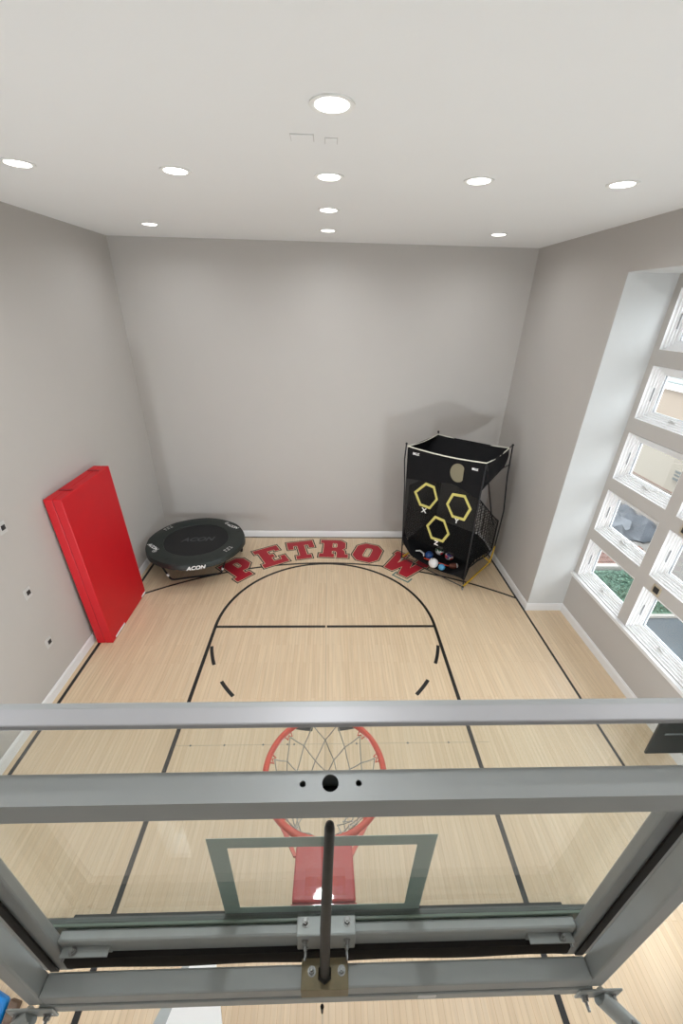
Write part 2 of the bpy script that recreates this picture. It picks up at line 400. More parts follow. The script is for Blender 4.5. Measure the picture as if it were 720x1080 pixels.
arc(0, .381, R3, aa, 180-aa, 'three_point_line', .045, 90)
line(-3.505, -3.46, YN+.02, 7.41, 'sideline'); line(3.462, 3.497, YN+.02, 7.41, 'sideline')
line(-3.5, 3.49, 7.375, 7.412, 'division_line', z=.0014)
line(-1.82, 2.0, 2.560, 2.568, 'floor_seam', M['seam'], z=.0008)
line(-.004, .004, -.9, 6.3, 'centre_seam', M['seam'], z=.0008)
dots = MB()
for x in (-1.6, -1.2, -.74, -.45, -.37, .38, .56, 1.0, 1.5): dots.lathe((x, 2.564, 0), [(.012, .0002), (.012, .0014)], 10)
dots.build('anchor_caps', M['dark_steel'], fl)

# varsity letters: polygons in a unit box (x 0..w, y 0..1)
LET = {
 'P': (.86, [(0, 0), (.56, 0), (.56, .20), (.44, .20), (.44, .34), (.66, .34), (.86, .50), (.86, .84), (.68, 1), (0, 1), (0, .80), (.12, .80), (.12, .20), (0, .20)], [[(.42, .54), (.54, .54), (.58, .58), (.58, .76), (.54, .80), (.42, .80)]]),
 'E': (.86, [(0, 0), (.86, 0), (.86, .38), (.69, .38), (.69, .21), (.42, .21), (.42, .41), (.54, .41), (.54, .59), (.42, .59), (.42, .79), (.67, .79), (.67, .70), (.84, .70), (.84, 1), (0, 1), (0, .80), (.12, .80), (.12, .20), (0, .20)], []),
 'T': (.90, [(.20, 0), (.70, 0), (.70, .20), (.57, .20), (.57, .76), (.71, .76), (.71, .58), (.90, .58), (.90, 1), (0, 1), (0, .58), (.19, .58), (.19, .76), (.33, .76), (.33, .20), (.20, .20)], []),
 'R': (.96, [(0, 0), (.50, 0), (.50, .20), (.42, .20), (.42, .36), (.52, .36), (.58, .28), (.58, 0), (.96, 0), (.96, .20), (.86, .20), (.84, .38), (.76, .45), (.86, .54), (.86, .86), (.70, 1), (0, 1), (0, .80), (.12, .80), (.12, .20), (0, .20)], [[(.42, .56), (.54, .56), (.58, .60), (.58, .77), (.54, .81), (.42, .81)]]),
 'O': (.88, [(.22, 0), (.66, 0), (.88, .22), (.88, .78), (.66, 1), (.22, 1), (0, .78), (0, .22)], [[(.38, .24), (.50, .24), (.56, .30), (.56, .70), (.50, .76), (.38, .76), (.32, .70), (.32, .30)]]),
 'W': (1.24, [(.20, 0), (.50, 0), (.62, .38), (.74, 0), (1.04, 0), (1.17, .80), (1.24, .80), (1.24, 1), (.82, 1), (.82, .80), (.90, .80), (.85, .45), (.73, .84), (.51, .84), (.39, .45), (.34, .80), (.42, .80), (.42, 1), (0, 1), (0, .80), (.07, .80)], []),
}
def offset_poly(P, d):
    """offset closed polygon outwards by d (counter-clockwise) with mitres"""
    ar = sum(P[i][0]*P[(i+1) % len(P)][1]-P[(i+1) % len(P)][0]*P[i][1] for i in range(len(P)))
    sg = 1 if ar > 0 else -1; out = []
    for i in range(len(P)):
        a = Vector(P[i-1]); b = Vector(P[i]); c = Vector(P[(i+1) % len(P)])
        d1 = (b-a).normalized(); d2 = (c-b).normalized(); n1 = Vector((d1.y, -d1.x))*sg; n2 = Vector((d2.y, -d2.x))*sg
        m = n1+n2; q = m.length
        if q < 1e-3: out.append((b.x+n1.x*d, b.y+n1.y*d)); continue
        m /= q; k = d/max(.45, m.dot(n1)); out.append((b.x+m.x*k, b.y+m.y*k))
    return out
def letter(ch, ang, hgt=.69, wd=.64, r0=2.04):
    w0, P, HO = LET[ch]; a = math.radians(ang)
    ur = Vector((-math.sin(a), math.cos(a), 0)); ux = Vector((math.cos(a), math.sin(a), 0)); o = Vector((0, FT, 0))+ur*r0
    sc = wd
    def fr0(z0): return lambda x, y, h: o+ux*(x-w0*sc/2)+ur*y+Vector((0, 0, z0+h))
    P = [(x*sc, y*hgt) for x, y in P]; HO = [[(x*sc, y*hgt) for x, y in h] for h in HO]
    red = MB().extrude(P, HO, fr0(.0016), .0006).build('painted_letter', M['red_paint'], fl)
    inner = MB(); outer = MB()
    for Q, sg in [(P, 1)]+[(h, -1) for h in HO]:
        q1 = offset_poly(Q, .012*sg); q2 = offset_poly(Q, (.036 if sg > 0 else .026)*sg)
        if sg > 0:
            inner.extrude(q1, [Q], fr0(.0016), .0005); outer.extrude(q2, [q1], fr0(.0016), .0005)
        else:
            inner.extrude(Q, [q1], fr0(.0016), .0005); outer.extrude(q1, [q2], fr0(.0016), .0005)
    inner.build('inline_border', M['cream'], red); outer.build('letter_outline', M['line'], red)
    return fr0, w0*sc
for ch, ang in (('P', 47), ('E', 29.5), ('T', 13), ('R', -3.8), ('O', -21.5), ('W', -42)): fr, lw = letter(ch, ang)
# misplaced black outline at the W's foot, light put in as teal colour
q = [(lw*.58, -.05), (lw*.98, -.05), (lw*.98, .08), (lw*.93, .08)]
qo = [(lw*.50, -.13), (lw*.98, -.13), (lw*.98, .04), (lw*.94, .04), (lw*.94, -.095), (lw*.54, -.095), (lw*.54, .04), (lw*.50, .04)]
MB().extrude(qo, [], fr(.0016), .0004).build('letter_outline', M['teal'], fl)

# ================================================================== OUTSIDE
MB().box(-12, 26, -14, 30, -.45, -.3).build('ground', M['concrete'], kind='structure')
t = MB().box(XW+TW+.02, 7.2, -2, 5.02, -.3, -.27).build('trim_9', M['paving'], kind='structure')
t = MB().box(XW+TW+.02, 7.2, 5.03, 5.09, -.3, -.22).build('garden_edging', M['stone'], bevel=.01); tag(t, 'thin pale edging strip between slate patio and green planting', 'edging')
hb = MB()
for i in range(9000):
    x = random.uniform(XW+TW+.05, 7.3); y = random.uniform(5.14, 6.42); z = -.22+random.random()*.05
    a = random.random()*PI; r = .014+random.random()*.02
    hb.add([(x+r*math.cos(a), y+r*math.sin(a), z), (x-r*math.sin(a)*.5, y+r*math.cos(a)*.5, z+r*.4), (x-r*math.cos(a), y-r*math.sin(a), z+.01), (x+r*math.sin(a)*.5, y-r*math.cos(a)*.5, z-r*.2)], [(0, 1, 2, 3)])
hb.box(XW+TW+.03, 7.3, 5.11, 6.45, -.3, -.23)
t = hb.build('ground_cover', M['lawn']); tag(t, 'low green ground cover planting outside the lowest windows', 'plants'); t['kind'] = 'stuff'
t = MB().box(XW+TW+.02, 7.4, 6.49, 6.60, -.3, -.14).build('stone_curb', M['stone'], bevel=.01); tag(t, 'white stone curb behind the green ground cover', 'curb')
sb = MB()
for i in range(5): sb.box(XW+TW+.02, 7.4, 6.62+i*.16, 6.77+i*.16, -.3, -.22+.006*i)
t = sb.build('brick_edging', M['redbrick'], bevel=.006); tag(t, 'reddish brick rows behind the white curb', 'edging')
# crumpled tarpaulin on the ground
tb = MB(); nx, ny = 12, 14; vs = []; fs = []
for i in range(nx+1):
    for j in range(ny+1):
        x = 6.6+i*2.0/nx; y = 7.7+j*2.6/ny; e = min(i, nx-i, j, ny-j)
        vs.append((x+random.uniform(-.07, .07), y+random.uniform(-.1, .1), -.27+(.22*random.random()+.12)*(1 if e > 1 else .2)*min(1, e)))
for i in range(nx):
    for j in range(ny): a = i*(ny+1)+j; fs.append((a, a+1, a+ny+2, a+ny+1))
tb.add(vs, fs); t = tb.build('tarpaulin', M['tarp'], solid=.01, smooth=True); tag(t, 'crumpled grey blue tarpaulin lying on the ground outside the second window row', 'tarpaulin')
# neighbour's house
hs = empty('neighbour_house', (9.0, 8, -.3), 'cream sided house with peach brick upper storey beyond the windows', 'house')
MB().box(9.0, 9.25, -2, 22, .56, 2.15).build('cream_siding', M['siding'], hs)
MB().box(8.95, 9.25, -2, 22, -.3, .56).build('brick_base', M['redbrick'], hs)
MB().box(9.0, 9.25, -2, 22, 2.15, 3.0).build('brick_wall', M['brick'], hs)
MB().hexa([(8.9, -2, 2.95), (9.3, -2, 2.95), (9.3, 22, 2.95), (8.9, 22, 2.95), (8.9, -2, 3.1), (9.3, -2, 3.1), (9.3, 22, 3.1), (8.9, 22, 3.1)]).build('eave_board', M['trim'], hs)
MB().hexa([(8.9, -2, 3.1), (14, -2, 3.1), (14, 22, 3.1), (8.9, 22, 3.1), (8.9, -2, 3.14), (14, -2, 6.0), (14, 22, 6.0), (8.9, 22, 3.14)]).build('roof', M['roof'], hs)
v = MB().box(8.96, 8.99, 8.74, 8.98, .86, 1.16)
v.build('vent', M['siding'], hs)
MB().box(8.95, 8.962, 8.77, 8.95, .89, .95).box(8.95, 8.962, 8.77, 8.95, 1.0, 1.04).box(8.95, 8.962, 8.77, 8.95, 1.08, 1.13).build('vent_slats', M['dark_steel'], hs)

# ================================================================== CEILING LIGHTS
dl = empty('recessed_light', (0, 0, 0))
MB().lathe((0, 0, 0), [(.122, 0), (.122, -.006), (.112, -.009), (.092, -.004), (.088, .0)], 40, cap=False).lathe((0, 0, 0), [(.122, -.0005), (.088, -.0005)], 40, cap=False).build('trim_ring', M['can'], dl, smooth=True)
MB().lathe((0, 0, 0), [(.088, -.0065), (.06, -.0085), (.02, -.0095), (.001, -.0098)], 40).build('lens', M['lens'], dl, smooth=True)
ld = bpy.data.lights.new('lamp', 'AREA'); ld.shape = 'DISK'; ld.size = .17; ld.energy = LAMP_W; ld.color = (.95, .97, 1.0); ld.spread = math.radians(160)
lo = bpy.data.objects.new('lamp', ld); COL.objects.link(lo); lo.parent = dl; lo.location = (0, 0, -.016)
LIGHTS = [
 (.021, 2.46, 'largest bright recessed ceiling light, nearest the camera above the middle of the court'),
 (-2.43, 3.70, 'leftmost recessed ceiling light, at the left edge of the photo'),
 (-1.23, 3.75, 'recessed ceiling light between the leftmost one and the middle of the row of five'),
 (.006, 3.77, 'recessed ceiling light in the middle of the row of five'),
 (1.236, 3.735, 'recessed ceiling light just right of the middle of the row of five'),
 (2.415, 3.69, 'rightmost recessed ceiling light, above the window recess'),
 (.0, 5.02, 'small centre recessed ceiling light second from the back wall'),
 (-.01, 6.33, 'centre recessed ceiling light closest to the back wall'),
 (-2.42, 6.25, 'small recessed ceiling light near the back left corner'),
 (2.36, 6.23, 'small recessed ceiling light near the back right corner'),
 (-2.43, 1.5, 'added recessed ceiling light out of view, left'), (.0, 1.0, 'added recessed ceiling light out of view, middle'), (2.415, 1.5, 'added recessed ceiling light out of view, right'),  # three unseen lights added to brighten the room
]
for i, (x, y, lab) in enumerate(LIGHTS):
    o = dl if i == 0 else copy_tree(dl)
    o.location = (x, y, H-.0005); tag(o, lab, 'light', 'recessed ceiling lights')
# two unseen uplights added at the side walls to brighten the ceiling
YU = .30
for i, (x, lab) in enumerate(((-3.25, 'added fill uplight in the near left corner, out of view'), (3.3, 'added fill uplight in the near right corner, out of view'))):
    u = empty('added_uplight', (x, YU, 0)); tag(u, lab, 'lamp', 'added uplights')
    MB().lathe((x, YU, 0), [(.16, .002), (.16, .02), (.02, .03), (.02, .42), (.25, .50), (.26, .52), (.24, .515), (.02, .45)], 32, cap=False).build('added_uplight_body', M['can'], u, smooth=True)
    al = bpy.data.lights.new('uplight', 'AREA'); al.shape = 'DISK'; al.size = .46; al.energy = UP_W; al.color = (.87, .94, 1)
    ao = bpy.data.objects.new('uplight', al); COL.objects.link(ao); ao.parent = u; ao.location = (0, 0, .53)
    ao.rotation_euler = (Vector((0, 4.2, H))-Vector((x, YU, .5))).to_track_quat('-Z', 'Y').to_euler()
# daylight sampling helpers sit in the window openings as sky portals
for ci, (y0, y1) in enumerate(cols):
    for ri, (z0, z1) in enumerate(rows):
        pl = bpy.data.lights.new('daylight_portal', 'AREA'); pl.shape = 'RECTANGLE'; pl.size = z1-z0; pl.size_y = y1-y0; pl.cycles.is_portal = True
        po = bpy.data.objects.new('daylight_portal', pl); COL.objects.link(po); po.location = (XW+TW+.01, (y0+y1)/2, (z0+z1)/2)
        po.rotation_euler = (0, PI/2, 0)

# ================================================================== BASKETBALL BACKBOARD
CX = .006
bb = empty('basketball_backboard', (CX, .1, 2.8), 'clear glass basketball backboard on a grey steel frame with red rim and white net', 'basketball hoop')
gl = MB().box(CX-.862, CX+.862, .128, .140, 2.912, 3.958).build('glass_panel', M['bglass'], bb)
tr = MB(); x0, x1, z0, z1 = CX-.305, CX+.305, 2.957, 3.425; y0, y1 = .1402, .1412
tr.box(x0, x1, y0, y1, z1-.05, z1).box(x0, x1, y0, y1, z0, z0+.05).box(x0, x0+.05, y0, y1, z0+.05, z1-.05).box(x1-.05, x1, y0, y1, z0+.05, z1-.05)
tr.build('target_rectangle', M['target'], gl)
MB().box(CX-.860, CX+.860, .1195, .1275, 2.90, 2.966).build('glass_edge_seal', M['gedge'], bb, bevel=.002)
MB().box(CX-.860, CX+.860, .1275, .1405, 2.955, 2.966).build('glass_bead', M['dark_steel'], bb)
# board frame
MB().box(CX-.93, CX+.93, .092, .142, 3.944, 3.957).build('top_rail', M['rail'], bb, bevel=.003)
for s in (-1, 1):
    a, b = sorted((CX+s*.797, CX+s*.905)); MB().box(a, b, .083, .110, 2.75, 3.943).build('side_rail', M['steel'], bb, bevel=.005)
MB().box(CX-.7965, CX+.7965, .090, .1190, 2.868, 2.955).build('bottom_rail', M['steel2'], bb, bevel=.006)
# padding beneath the board
pb = MB(); nseg = 40
prof = [(.078, 2.865), (.074, 2.80), (.080, 2.772), (.11, 2.758), (.15, 2.765), (.168, 2.80), (.168, 2.90), (.142, 2.905), (.142, 2.865)]
for i in range(nseg+1):
    x = CX-.80+1.60*i/nseg; wob = .006*math.sin(i*.55)
    for y, z in prof: pb.v.append(Vector((x, y, z+(wob if z < 2.81 else 0))))
m = len(prof)
for i in range(nseg):
    for k in range(m): pb.f.append((i*m+k, i*m+(k+1) % m, (i+1)*m+(k+1) % m, (i+1)*m+k))
pb.f.append(tuple(range(m))); pb.f.append(tuple(nseg*m+k for k in range(m-1, -1, -1)))
pb.build('edge_padding', M['rubber'], bb, smooth=True)
# clips at the lower corners
for s in (-1, 1):
    cx = CX+s*.745
    a, b = sorted((cx-s*.10, cx+s*.04))
    MB().box(a, b, .066, .090, 2.915, 2.921).box(a, b, .084, .089, 2.885, 2.918).build('corner_clip', M['steel2'], bb, bevel=.001)
    MB().hexbolt((cx+s*.005, .078, 2.921), (0, 0, 1), .008, .007, .012).build('bolt', M['chrome'], bb)
    MB().hexbolt((cx+s*.035, .083, 2.90), (0, -1, 0), .008, .007, .012).build('bolt', M['chrome'], bb)
for s in (-1, 1):
    a, b = sorted((CX+s*.840, CX+s*.866)); MB().box(a, b, .078, .0828, 2.76, 3.93).build('gap_shade_strip', M['rubber'], bb)  # black strip stands in for the shade between rail and upright
# corner gussets under the top rail
for s in (-1, 1):
    g = MB(); fr = lambda x, z, h, s=s: Vector((CX+s*x, .118+h, z))
    g.extrude([(.697, 3.936), (.705, 3.805), (.795, 3.805), (.795, 3.936)], [[(.722, 3.868), (.722, 3.874), (.775, 3.874), (.775, 3.868)]], fr, .004)
    g.build('corner_gusset', M['dark_steel'], bb)  # darker steel tone paints in the backlit shade
    MB().lathe((CX+s*.748, .112, 3.957), [(.017, 0), (.015, .004), (.009, .006)], 20).lathe((CX+s*.748, .112, 3.9625), [(.006, 0), (.005, .001)], 6).build('button_bolt', M['chrome'], bb, smooth=True)
    MB().hexbolt((CX+s*.785, .117, 3.885), (0, -1, 0), .009).build('bolt', M['chrome'], bb)
# support frame of square tube behind the board
ZT = 3.873
# upper bar with a rod hole between two bolt holes
ub = MB(); HX, HY = [(.021, .031, .0155), (-.030, .030, .0058), (.074, .030, .0058)], None
ub.box(CX-.867, CX+.867, .0, .004, 3.818, ZT).box(CX-.867, CX+.867, .050, .054, 3.818, ZT).box(CX-.867, CX+.867, .004, .050, 3.818, 3.822)
circs = [[(hx+r*math.cos(2*PI*k/24), hy+r*math.sin(2*PI*k/24)) for k in range(24)] for hx, hy, r in HX]
ub.extrude([(CX-.867, .004), (CX+.867, .004), (CX+.867, .050), (CX-.867, .050)], circs, lambda x, y, h: Vector((x, y, ZT-h)), .004)
up_ = ub.build('upper_crossbar', M['steel'], bb)
MB().box(-.06, .10, .0042, .0498, 3.8225, 3.828).build('tube_interior', M['hole'], up_)
for s in (-1, 1):
    a, b = sorted((CX+s*.823, CX+s*.872)); MB().box(a, b, .001, .052, 2.80, 3.817).build('frame_upright', M['steel'], bb, bevel=.005)
MB().box(CX-.822, CX+.822, .0, .052, 2.806, 2.866).build('lower_crossbar', M['steel'], bb, bevel=.005)
MB().box(CX-.84, CX+.84, -.004, .046, 2.772, 2.802).box(CX-.84, CX+.84, -.001, .048, 2.742, 2.770).build('height_channel', M['steel2'], bb, bevel=.003)
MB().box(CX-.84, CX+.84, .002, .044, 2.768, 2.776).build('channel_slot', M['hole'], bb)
# mounting plate, pipe and bolts on the lower crossbar
pl_ = MB().box(-.057, .084, .004, .062, 2.866, 2.874).box(-.057, .084, -.004, .004, 2.812, 2.874).build('mounting_plate', M['galv'], bb, bevel=.001)
MB().hexbolt((-.026, .034, 2.874), (0, 0, 1), .0085, .009, .008).build('bolt', M['chrome'], pl_)
MB().hexbolt((.064, .034, 2.874), (0, 0, 1), .0085, .009, .008).build('bolt', M['chrome'], pl_)
rp = [(.013, .028, 2.874), (.014, .027, 3.2), (.018, .023, 3.55), (.021, .020, 3.735), (.021, .020, 3.748), (.021, .020, 3.754)]
MB().tube(rp, [.0145, .0145, .0118, .0105, .0088, .004], 18).lathe((.013, .028, 2.866), [(.022, 0), (.022, .016), (.016, .022)], 6).build('vertical_rod', M['black_metal'], bb, smooth=True)
MB().tube([(.006, -.012, 2.76), (.006, -.012, 2.70)], [.006, .003], 8).build('rod_tail', M['black_metal'], bb)
# rim bracket behind the glass
rb = MB().box(-.073, .107, .083, .1275, 2.971, 2.977).box(-.073, .107, .081, .087, 2.872, 2.977).build('rear_bracket', M['steel2'], bb, bevel=.004)
for x in (-.047, .081):
    MB().hexbolt((x, .112, 2.977), (0, 0, 1), .0088, .010, .004).build('bolt', M['chrome'], rb)
    MB().hexbolt((x, .0805, 2.945), (0, -1, 0), .0075, .008, .012).build('bolt', M['chrome'], rb)
    MB().hexbolt((x, .0805, 2.895), (0, -1, -.35), .0062, .007, .020).build('bolt', M['chrome'], rb)
# rim: ring, bracket box, struts, hooks
RZ = 3.0; RCX, RCY, RR = .008, .548, .2375
rg = MB().tube([(RCX+RR*math.cos(2*PI*k/72), RCY+RR*math.sin(2*PI*k/72), RZ) for k in range(72)], .0125, 12, closed=True).build('rim', M['rim'], bb, smooth=True)
rx = MB()
x0, x1 = CX-.098, CX+.104
rx.hexa([(x0, .150, 2.88), (x1, .150, 2.88), (x1-.004, .30, 2.93), (x0+.004, .30, 2.93), (x0, .150, 3.003), (x1, .150, 3.003), (x1-.004, .30, 3.003), (x0+.004, .30, 3.003)])
rx.build('rim_bracket', M['rimbox'], rg, bevel=.006)
MB().box(x0-.003, x1+.003, .1415, .150, 2.86, 2.992).build('back_plate', M['rimbox'], rg, bevel=.002)
for s in (-1, 1):
    xa = CX+s*.090
    MB().hexa([(xa, .27, 2.985), (xa+s*.012, .27, 2.985), (RCX+s*.167, .372, 2.988), (RCX+s*.150, .378, 2.988),
               (xa, .27, 3.001), (xa+s*.012, .27, 3.001), (RCX+s*.167, .372, 3.004), (RCX+s*.150, .378, 3.004)]).build('strut', M['rim'], rg)
for k in range(12):
    hk = MB()
    a = 2*PI*(k+.5)/12; c = Vector((RCX+RR*math.cos(a), RCY+RR*math.sin(a), RZ-.012)); tdir = Vector((-math.sin(a), math.cos(a), 0)); ind = Vector((-math.cos(a), -math.sin(a), 0))
    hk.tube([c-tdir*.016+ind*.008, c-tdir*.012+ind*.022+Vector((0, 0, -.008)), c+ind*.012+Vector((0, 0, -.002)), c+tdir*.012+ind*.022+Vector((0, 0, -.008)), c+tdir*.016+ind*.008], .003, 6)
    hk.build('net_hook', M['rim'], rg)
# net
nt_ = MB(); rowsn = [(.215, -.012), (.190, -.10), (.160, -.19), (.132, -.27), (.115, -.34), (.108, -.40), (.112, -.44)]
def npt(j, k):
    r, z = rowsn[j]; a = 2*PI*(k+.5*(j % 2)+.5)/12
    rnd = random.Random(j*31+(k % 12)); q = .010*j*.7
    return Vector((RCX+r*math.cos(a)+rnd.uniform(-q, q), RCY+r*math.sin(a)+rnd.uniform(-q, q), RZ+z+rnd.uniform(-q, q)))
for j in range(len(rowsn)-1):
    for k in range(12):
        A = npt(j, k); k2 = k if j % 2 == 0 else k+1
        for B in (npt(j+1, k if j % 2 == 0 else k+1), npt(j+1, k-1 if j % 2 == 0 else k)):
            mid = (A+B)/2+Vector((0, 0, -.004)); nt_.tube([A, mid, B], .0024, 5)
    if j:
        for k in range(12): nt_.sphere(npt(j, k), .005, 6, 4)
nt_.build('net', M['cord'], bb)
# mounting feet and arms to the wall
for s in (-1, 1):
    xc = CX+s*.862
    f_ = MB().box(xc-.068, xc+.068, -.010, -.0042, 2.742, 2.806).build('foot_plate', M['steel2'], bb, bevel=.003)
    for dx in (-.045, .045): MB().hexbolt((xc+dx, -.010, 2.765), (0, -1, 0), .010, .010, .02).build('bolt', M['chrome'], f_)
    e = Vector((CX+s*1.95, YN+.01, 2.30)); st = Vector((xc, -.012, 2.775)); dr = (e-st).normalized()
    ar = MB().tube([st, e], .024, 20).lathe(e, [(.07, 0), (.07, .01)], 24, (0, -1, 0)).build('wall_arm', M['steel2'], bb, smooth=True)
    MB().lathe(st+dr*.10+Vector((0, 0, .022)), [(.009, 0), (.009, .008), (.005, .01)], 12, (0, -.3, 1)).build('set_screw', M['chrome'], ar)
lab = MB().box(.30, .355, -.0055, -.004, 2.776, 2.798).build('sticker', M['white'], bb)

# ================================================================== RED FOLDING MAT
fm = empty('folding_gym_mat', (-3.39, 4.81, 0), 'tall red folding gym mat leaning upright against the left wall', 'gym mat')
y0, y1 = 4.20, 5.42
def leaf(a0, a1, name, m=M['mat_red']):
    # a0,a1: thickness fractions from wall (0) to front (1)
    xb = lambda t: -3.510+.238*t; xt = lambda t: -3.562+.226*t
    return MB().hexa([(xb(a0), y0, .003+.0*a0), (xb(a1), y0, .003), (xb(a1), y1, .003), (xb(a0), y1, .003), (xt(a0), y0, 2.44), (xt(a1), y0, 2.44), (xt(a1), y1, 2.44), (xt(a0), y1, 2.44)]).build(name, m, fm, bevel=.009)
leaf(0, .49, 'panel'); leaf(.51, 1, 'panel')
MB().hexa([(-3.395, y0+.006, .02), (-3.388, y0+.006, .02), (-3.388, y1-.006, .02), (-3.395, y1-.006, .02), (-3.452, y0+.006, 2.43), (-3.445, y0+.006, 2.43), (-3.445, y1-.006, 2.43), (-3.452, y1-.006, 2.43)]).build('fold_hinge', M['mat_seam'], fm)
for yy in (4.50, 5.20):
    MB().box(-3.53, -3.37, yy-.02, yy+.02, 2.441, 2.449).build('strap', M['mat_seam'], fm)
MB().box(-3.2725, -3.266, 4.30, 4.60, .02, .05).build('fastener_strip', M['white'], fm)
MB().box(-3.2725, -3.266, 5.26, 5.40, .02, .05).build('fastener_strip', M['white'], fm)

# ================================================================== TRAMPOLINE
TC = Vector((-2.559, 6.37, .55)); TR, TI = .932, .607
tu = Vector((1, 0, math.tan(math.radians(-.8)))).normalized(); tv = Vector((0, 1, math.tan(math.radians(-.8)))); tv = (tv-tu*tv.dot(tu)).normalized(); tn = tu.cross(tv)
def tp(r, a, h=0): return TC+(tu*math.cos(a)+tv*math.sin(a))*r+tn*h
tm = empty('mini_trampoline', (TC.x, TC.y, 0), 'round mini trampoline with dark green pad standing tilted in the back left corner', 'trampoline')
NT = 96
def tring(prof, name, m, seg=True, smooth=True):
    mb = MB(); K = len(prof)
    for i in range(NT):
        a = 2*PI*i/NT; sc = 1-.012*abs(math.sin(a*4)) if seg else 1
        for r, h in prof: mb.v.append(tp(r*sc, a, h))
    for i in range(NT):
        for k in range(K-1): mb.f.append((i*K+k, i*K+k+1, ((i+1) % NT)*K+k+1, ((i+1) % NT)*K+k))
        mb.f.append((i*K+K-1, i*K, ((i+1) % NT)*K, ((i+1) % NT)*K+K-1))
    return mb.build(name, m, tm, smooth=smooth)
pad = tring([(TI, .0), (TI+.01, .018), (TI+.12, .030), (TR-.10, .026), (TR-.015, .010), (TR, -.02), (TR+.004, -.085), (TR-.012, -.085), (TR-.02, -.02), (TI+.05, -.012)], 'pad', M['pad'])
jm = MB().add([tp(0, 0, .004)]+[tp(TI+.004, 2*PI*i/NT, .004) for i in range(NT)]+[tp(0, 0, -.002)]+[tp(TI+.004, 2*PI*i/NT, -.002) for i in range(NT)],
              [(0, 1+i, 1+(i+1) % NT) for i in range(NT)]+[(NT+1, NT+2+(i+1) % NT, NT+2+i) for i in range(NT)]).build('jump_mat', M['jump'], tm)
MB().tube([tp(TR-.045, 2*PI*i/64, -.045) for i in range(64)], .02, 10, closed=True).build('steel_ring', M['tube_blk'], tm, smooth=True)
for i in range(8):
    sl = MB(); a = 2*PI*(i+.5)/8; d = .004
    sl.add([tp(TI+.02, a-d, .021), tp(TI+.02, a+d, .021), tp(TR-.08, a+d*.8, .0295), tp(TR-.08, a-d*.8, .0295)], [(0, 1, 2, 3)])
    sl.build('pad_seam', M['jump'], pad, solid=.002)
def uleg(A, B, Af, Bf):
    A, B, Af, Bf = Vector(A), Vector(B), Vector(Af), Vector(Bf); d = (Bf-Af).normalized()
    P = [A, A.lerp(Af, .5), Af+(A-Af).normalized()*.06, Af+(A-Af).normalized()*.02+d*.012, Af+d*.05, Bf-d*.05, Bf+(B-Bf).normalized()*.02-d*.012, Bf+(B-Bf).normalized()*.06, B.lerp(Bf, .5), B]
    o = MB().tube(P, .018, 10).build('leg', M['tube_blk'], tm, smooth=True)
    for X, Y in ((A, Af), (B, Bf)):
        q = X.lerp(Y, .62); e = (Y-X).normalized(); MB().tube([q, q+e*.06], .021, 12).build('leg_clip', M['white'], o)
for (fx, fy), (gx, gy) in (((-2.93, 5.77), (-2.05, 5.98)), ((-1.79, 6.74), (-2.02, 7.12)), ((-2.3, 7.14), (-3.0, 7.10)), ((-3.18, 6.95), (-3.26, 6.35))):
    def rimpt(x, y):
        v = Vector((x-TC.x, y-TC.y, 0)).normalized(); return tp(TR-.06, math.atan2(v.y, v.x), -.06)
    uleg(rimpt(fx, fy), rimpt(gx, gy), (fx, fy, .022), (gx, gy, .022))
def tlogo(name, s, size, r, a, h, m, parent, tangent=None, shear=.3, bold=.004):
    o = tp(r, a, h); x = tangent or (-tu*math.sin(a)+tv*math.cos(a)); n_ = tn; y = n_.cross(x)
    return text_part(name, s, size, frame4(o, x, y), m, parent, .0008, shear, bold)
text_part('logo', 'ACON', .20, frame4(tp(.02, 0, .006), tu*math.cos(.12)+tv*math.sin(.12), tv), M['logo_grey'], jm, .0008, .3, .006)
# printed marks on the pad
a = math.radians(-75)
xd = -tu*math.sin(a)+tv*math.cos(a)
text_part('logo', 'ACON', .105, frame4(tp(TR+.007, math.radians(-75), -.045), xd, tn), M['white'], pad, .0008, .3, .004)
text_part('logo', 'ACON', .10, frame4(tp((TI+TR)/2+.02, math.radians(205), .029), Vector((.75, -.66, .0)), tn.cross(Vector((.75, -.66, 0)))), M['white'], pad, .0008, .3, .003)
text_part('logo', 'ACON', .10, frame4(tp((TI+TR)/2+.01, math.radians(42), .029), Vector((.85, -.52, .0)), tn.cross(Vector((.85, -.52, 0)))), M['white'], pad, .0008, .3, .003)
for ang, n_ in ((150, 3), (-28, 3)):
    gm = MB(); a = math.radians(ang)
    for i in range(7):
        for j in range(2):
            aa_ = a+(i-3)*.033; r = (TI+TR)/2-.005+j*.055
            if (i+j) % 3 == 2: continue
            gm.add([tp(r-.02, aa_-.011, .0295), tp(r-.02, aa_+.009, .0295), tp(r+.018, aa_+.011, .0295), tp(r+.018, aa_-.006, .0295)], [(0, 1, 2, 3)])
    gm.build('warning_symbols', M['plate'], pad, solid=.0015)
for ang in (218, 56):
    gm = MB(); a = math.radians(ang); c = tp((TI+TR)/2+.02, a, .0305); gm.lathe(c, [(.042, 0), (.042, .001), (.03, .001), (.03, 0)], 20, tn, cap=False)
    gm.lathe(c, [(.018, 0), (.018, .001)], 12, tn); gm.build('round_emblem', M['plate'], pad)

